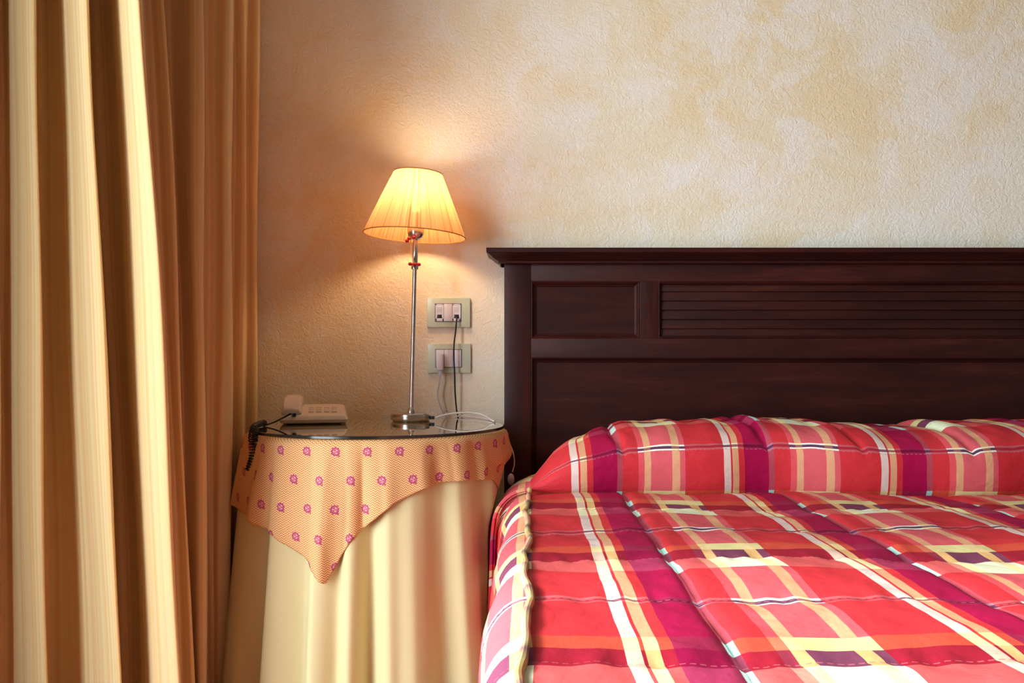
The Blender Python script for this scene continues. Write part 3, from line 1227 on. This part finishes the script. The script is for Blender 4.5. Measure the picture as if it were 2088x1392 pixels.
c1, cx, cz, ix, iw, ih = plate(608, 667, 872, 959, 'upper pale green glass socket plate with two phone jacks')
mw = iw / 3 - .0008
for k in (-1, 0, 1):
    x = ix + k * iw / 3
    if k == 0:
        MB().box((x, -.0068, cz), (mw, .0100, ih), .0012).build('blank_module', M['ivory'], c1)
    else:
        j = MB()
        j.box((x, -.0060, cz + ih / 2 - .002), (mw, .0100, .004), .0008)
        j.box((x, -.0060, cz - ih / 2 + .004), (mw, .0100, .008), .0008)
        j.box((x - mw / 2 + .002, -.0060, cz), (.004, .0100, ih), .0008)
        j.box((x + mw / 2 - .002, -.0060, cz), (.004, .0100, ih), .0008)
        j.box((x, -.0052, cz + .004), (mw, .0098, ih - .014), .0008, )
        jj = j.build('jack_module', M['ivory'], c1)
        MB().box((x, -.0075, cz + .008), (mw - .008, .0075, .020), .0008, Matrix.Rotation(math.radians(10), 3, 'X')).build('shutter', M['ivory'], jj)
        MB().box((x, -.0056, cz - .0105), (.0125, .0100, .0100), .0005).build('jack_opening', M['dark'], jj)
c2, cx2, cz2, ix2, iw2, ih2 = plate(701, 760, 873, 960, 'lower pale green glass socket plate holding the white plug')
for k in (-1, 0, 1):
    x = ix2 + k * iw2 / 3
    rt = Matrix.Rotation(math.radians(2 if k == 1 else 0), 3, 'X')
    MB().box((x, -.0068, cz2), (mw, .0100, ih2), .0012, rt).build('rocker_switch' if k else 'blank_module', M['ivory'], c2)
# white plug in the lower plate
plx, plz = wx(898, 2.18), wz(738, 2.18)
pg = empty('power_plug', (plx, -.02, plz))
tag(pg, 'white power plug pushed into the lower socket plate', 'plug')
MB().box((plx, -.026, plz), (.0175, .028, .045), .004).build('plug_body', M['ivory'], pg)
MB().lathe([(.0052, -.008), (.0056, 0), (.0058, .006)], (plx + .001, -.026, plz - .026), 16).build('strain_relief', M['ivory'], pg)
pf = twist([Vector((plx + .001, -.026, plz - .030)), P(895, 783, 2.172), P(892, 800, 2.172), P(896, 822, 2.172), P(904, 840, 2.174), P(913, 851, 2.178), P(919, 858, 2.184), P(921, 880, 2.184)],
           name='plug_flex', mat=M['cord_white'], turns=40)
tag(pf, 'white twisted flex hanging from the plug down behind the table', 'cord')
bc = MB().tube(catmull([P(932, 646, 2.188), P(931, 652, 2.176), P(929, 675, 2.168), P(926, 700, 2.166), P(925.5, 730, 2.166), P(927, 760, 2.168), P(928, 800, 2.172), P(931, 835, 2.178),
                        P(934, 852, 2.184), P(935, 900, 2.184)], 8), .0021, 10).build('telephone_line', M['cord_black'])
tag(bc, 'thin black cable running from the upper wall plate down behind the table', 'cable')

# ------------------------------------------------------------------ telephone
PD = 1.905
tx0, tx1 = wx(572, PD), wx(708, PD)
ty = PD - DW
tel = empty('telephone', ((tx0 + tx1) / 2, ty, TZ))
tel.rotation_euler = (0, 0, math.radians(14))
tag(tel, 'cream desk telephone with push buttons standing on the glass tabletop', 'telephone')
tb_ = MB()
pw = tx1 - tx0
tcx = (tx0 + tx1) / 2
# wedge body: stacked outlines
def outline(x0, x1, y0, y1, z0, z1, r):
    pts = []
    for cx_, cy_, a0 in ((x1 - r, y0 + r, -90), (x1 - r, y1 - r, 0), (x0 + r, y1 - r, 90), (x0 + r, y0 + r, 180)):
        for k in range(7):
            a = math.radians(a0 + 15 * k)
            y = cy_ + r * math.sin(a)
            t = (y - y0) / (y1 - y0)
            pts.append((cx_ + r * math.cos(a), y, z0 + (z1 - z0) * t))
    return pts


pd = .165
rows = [outline(tx0 + .010, tx1 - .010, ty + .008, ty + pd - .004, TZ + .0022, TZ + .0022, .006),
        outline(tx0 + .003, tx1 - .003, ty + .002, ty + pd, TZ + .0050, TZ + .0050, .006),
        outline(tx0 + .001, tx1 - .001, ty + .0005, ty + pd, TZ + .0105, TZ + .016, .007),
        outline(tx0, tx1, ty, ty + pd, TZ + .0112, TZ + .018, .007),
        outline(tx0 + .004, tx1 - .004, ty + .003, ty + pd - .002, TZ + .0195, TZ + .036, .008),
        outline(tx0 + .007, tx1 - .008, ty + .007, ty + pd - .005, TZ + .0225, TZ + .0400, .009),
        outline(tx0 + .012, tx1 - .014, ty + .012, ty + pd - .010, TZ + .0240, TZ + .0415, .010)]
tb_.grid(rows, None, True)
nb_ = len(rows[0])
tb_.f.append(tuple(range(nb_))[::-1])
tb_.f.append(tuple(6 * nb_ + k for k in range(nb_)))
tbody = tb_.build('telephone_body', M['phone'], tel, angle=40)
for x in (tx0 + .02, tx1 - .02):
    for y in (ty + .02, ty + pd - .02):
        MB().lathe([(.005, 0), (.005, .003)], (x, y, TZ + .0001), 12).build('foot', M['dark'], tel)
slope = math.atan2(.0175, pd - .022)
rs = Matrix.Rotation(slope, 3, 'X')
for i in range(4):
    for j in range(4):
        kx = tcx + .006 + (i - .5) * .0185 - .004
        ky = ty + .038 + j * .0185
        kz = TZ + .0240 + (ky - ty - .012) * .0175 / (pd - .022)
        MB().box((kx, ky, kz + .0012), (.0125, .0115, .0055), .0012, rs).build('key', M['keys'], tel)
# the handset lies front to back on the left of the body
hx = wx(602, 1.93)
hs = MB()
rows = []
hw = .0235
ys = [(-.004, .023, .034), (-.002, .020, .038), (.004, .0195, .0430), (.020, .0195, .0540), (.040, .0195, .0610), (.047, .025, .0622), (.060, .036, .0620), (.090, .041, .0625),
      (.120, .038, .0630), (.135, .031, .0635), (.140, .028, .0640), (.165, .028, .0645), (.172, .033, .058)]
for yy, z0, z1 in ys:
    w = hw - (.0015 if yy < 0 or yy > .17 else 0)
    c = .006
    rows.append([(hx - w + c, ty + .012 + yy, TZ + z0), (hx + w - c, ty + .012 + yy, TZ + z0), (hx + w, ty + .012 + yy, TZ + z0 + c), (hx + w - .0015, ty + .012 + yy, TZ + z1 - c),
                 (hx + w - c, ty + .012 + yy, TZ + z1), (hx, ty + .012 + yy, TZ + z1 + .0012), (hx - w + c, ty + .012 + yy, TZ + z1), (hx - w + .0015, ty + .012 + yy, TZ + z1 - c), (hx - w, ty + .012 + yy, TZ + z0 + c)])
hs.grid(rows, None, True)
nh = 9
hs.f.append(tuple(range(nh))[::-1])
hs.f.append(tuple((len(rows) - 1) * nh + k for k in range(nh)))
hso = hs.build('handset', M['phone'], tel, angle=32)
MB().box((wx(600, 1.90), ty + .006, wz(845, 1.905)), (.0085, .010, .0075), .001).build('cord_plug', M['dark'], hso)
# coiled cord: from the handset to the table's left edge, a bunch, then hanging down
cpath = catmull([P(593, 843, 1.878), P(580, 850, 1.885), P(560, 860, 1.87), P(543, 866, 1.855), P(537, 868, 1.85)], 8)
cc = MB().tube(cpath, .0021, 8)
cc.tube(catmull([P(575, 871.5, 1.885), P(550, 873, 1.86), P(533, 874, 1.83), P(515, 873, 1.76), P(513, 871.5, 1.76), P(520, 869, 1.78)], 8), .0018, 8)


def coil(m, pts, R, pitch, r=.0018):
    pts = catmull(pts, 60)
    Ls = [0]
    for i in range(1, len(pts)):
        Ls.append(Ls[-1] + (pts[i] - pts[i - 1]).length)
    out = []
    n = len(pts)
    tot = Ls[-1]
    K = int(tot / pitch * 14)
    arr = np.array([tuple(p) for p in pts])
    for k in range(K + 1):
        s = tot * k / K
        p = Vector([float(np.interp(s, Ls, arr[:, c])) for c in range(3)])
        p2 = Vector([float(np.interp(min(tot, s + .002), Ls, arr[:, c])) for c in range(3)])
        p1 = Vector([float(np.interp(max(0, s - .002), Ls, arr[:, c])) for c in range(3)])
        t = (p2 - p1).normalized()
        a = t.cross(Vector((.3, 1, .1))).normalized()
        b = t.cross(a)
        w = 2 * PI * s / pitch
        out.append(p + (a * math.cos(w) + b * math.sin(w)) * R)
    m.tube(out, r, 6)


CD = 1.682
coil(cc, [P(541, 861, 1.85), P(533, 863, 1.83), P(525, 866, 1.79), P(518, 870, 1.74), P(516, 876, 1.70)], .0056, .0068, .0015)
coil(cc, [P(516, 876, 1.70), P(513, 895, CD), P(515, 915, CD), P(513, 935, CD + .004), P(506, 958, CD + .012)], .0060, .0066, .0015)
coil(cc, [P(521, 872, 1.71), P(520, 890, CD - .003), P(519, 910, CD), P(517, 930, CD + .004), P(511, 950, CD + .012), P(509, 985, CD + .028), P(513, 1020, CD + .022), P(516, 1040, CD + .01), P(516, 1060, CD + .008), P(515, 1068, CD + .008)], .0052, .0064, .0015)
cco = cc.build('coiled_handset_cord', M['cord_black'], None, angle=None)
tag(cco, 'black coiled handset cord bunched over the left table edge and hanging down', 'cord')

# ------------------------------------------------------------------ small cord switch hanging between the table and the bed
ks = empty('cord_switch', P(1042, 975, 2.0))
tag(ks, 'small white inline switch on a cord hanging between table and bed', 'switch')
MB().sphere(P(1042, 977, 2.08), .012, 12, (.75, .6, 1.3)).build('switch_body', M['ivory'], ks)
MB().tube(catmull([P(1045, 962, 2.08), P(1049, 945, 2.08), P(1047, 925, 2.08), P(1040, 905, 2.09), P(1036, 890, 2.10)], 8), .0016, 8).build('cord', M['cord_white'], ks)
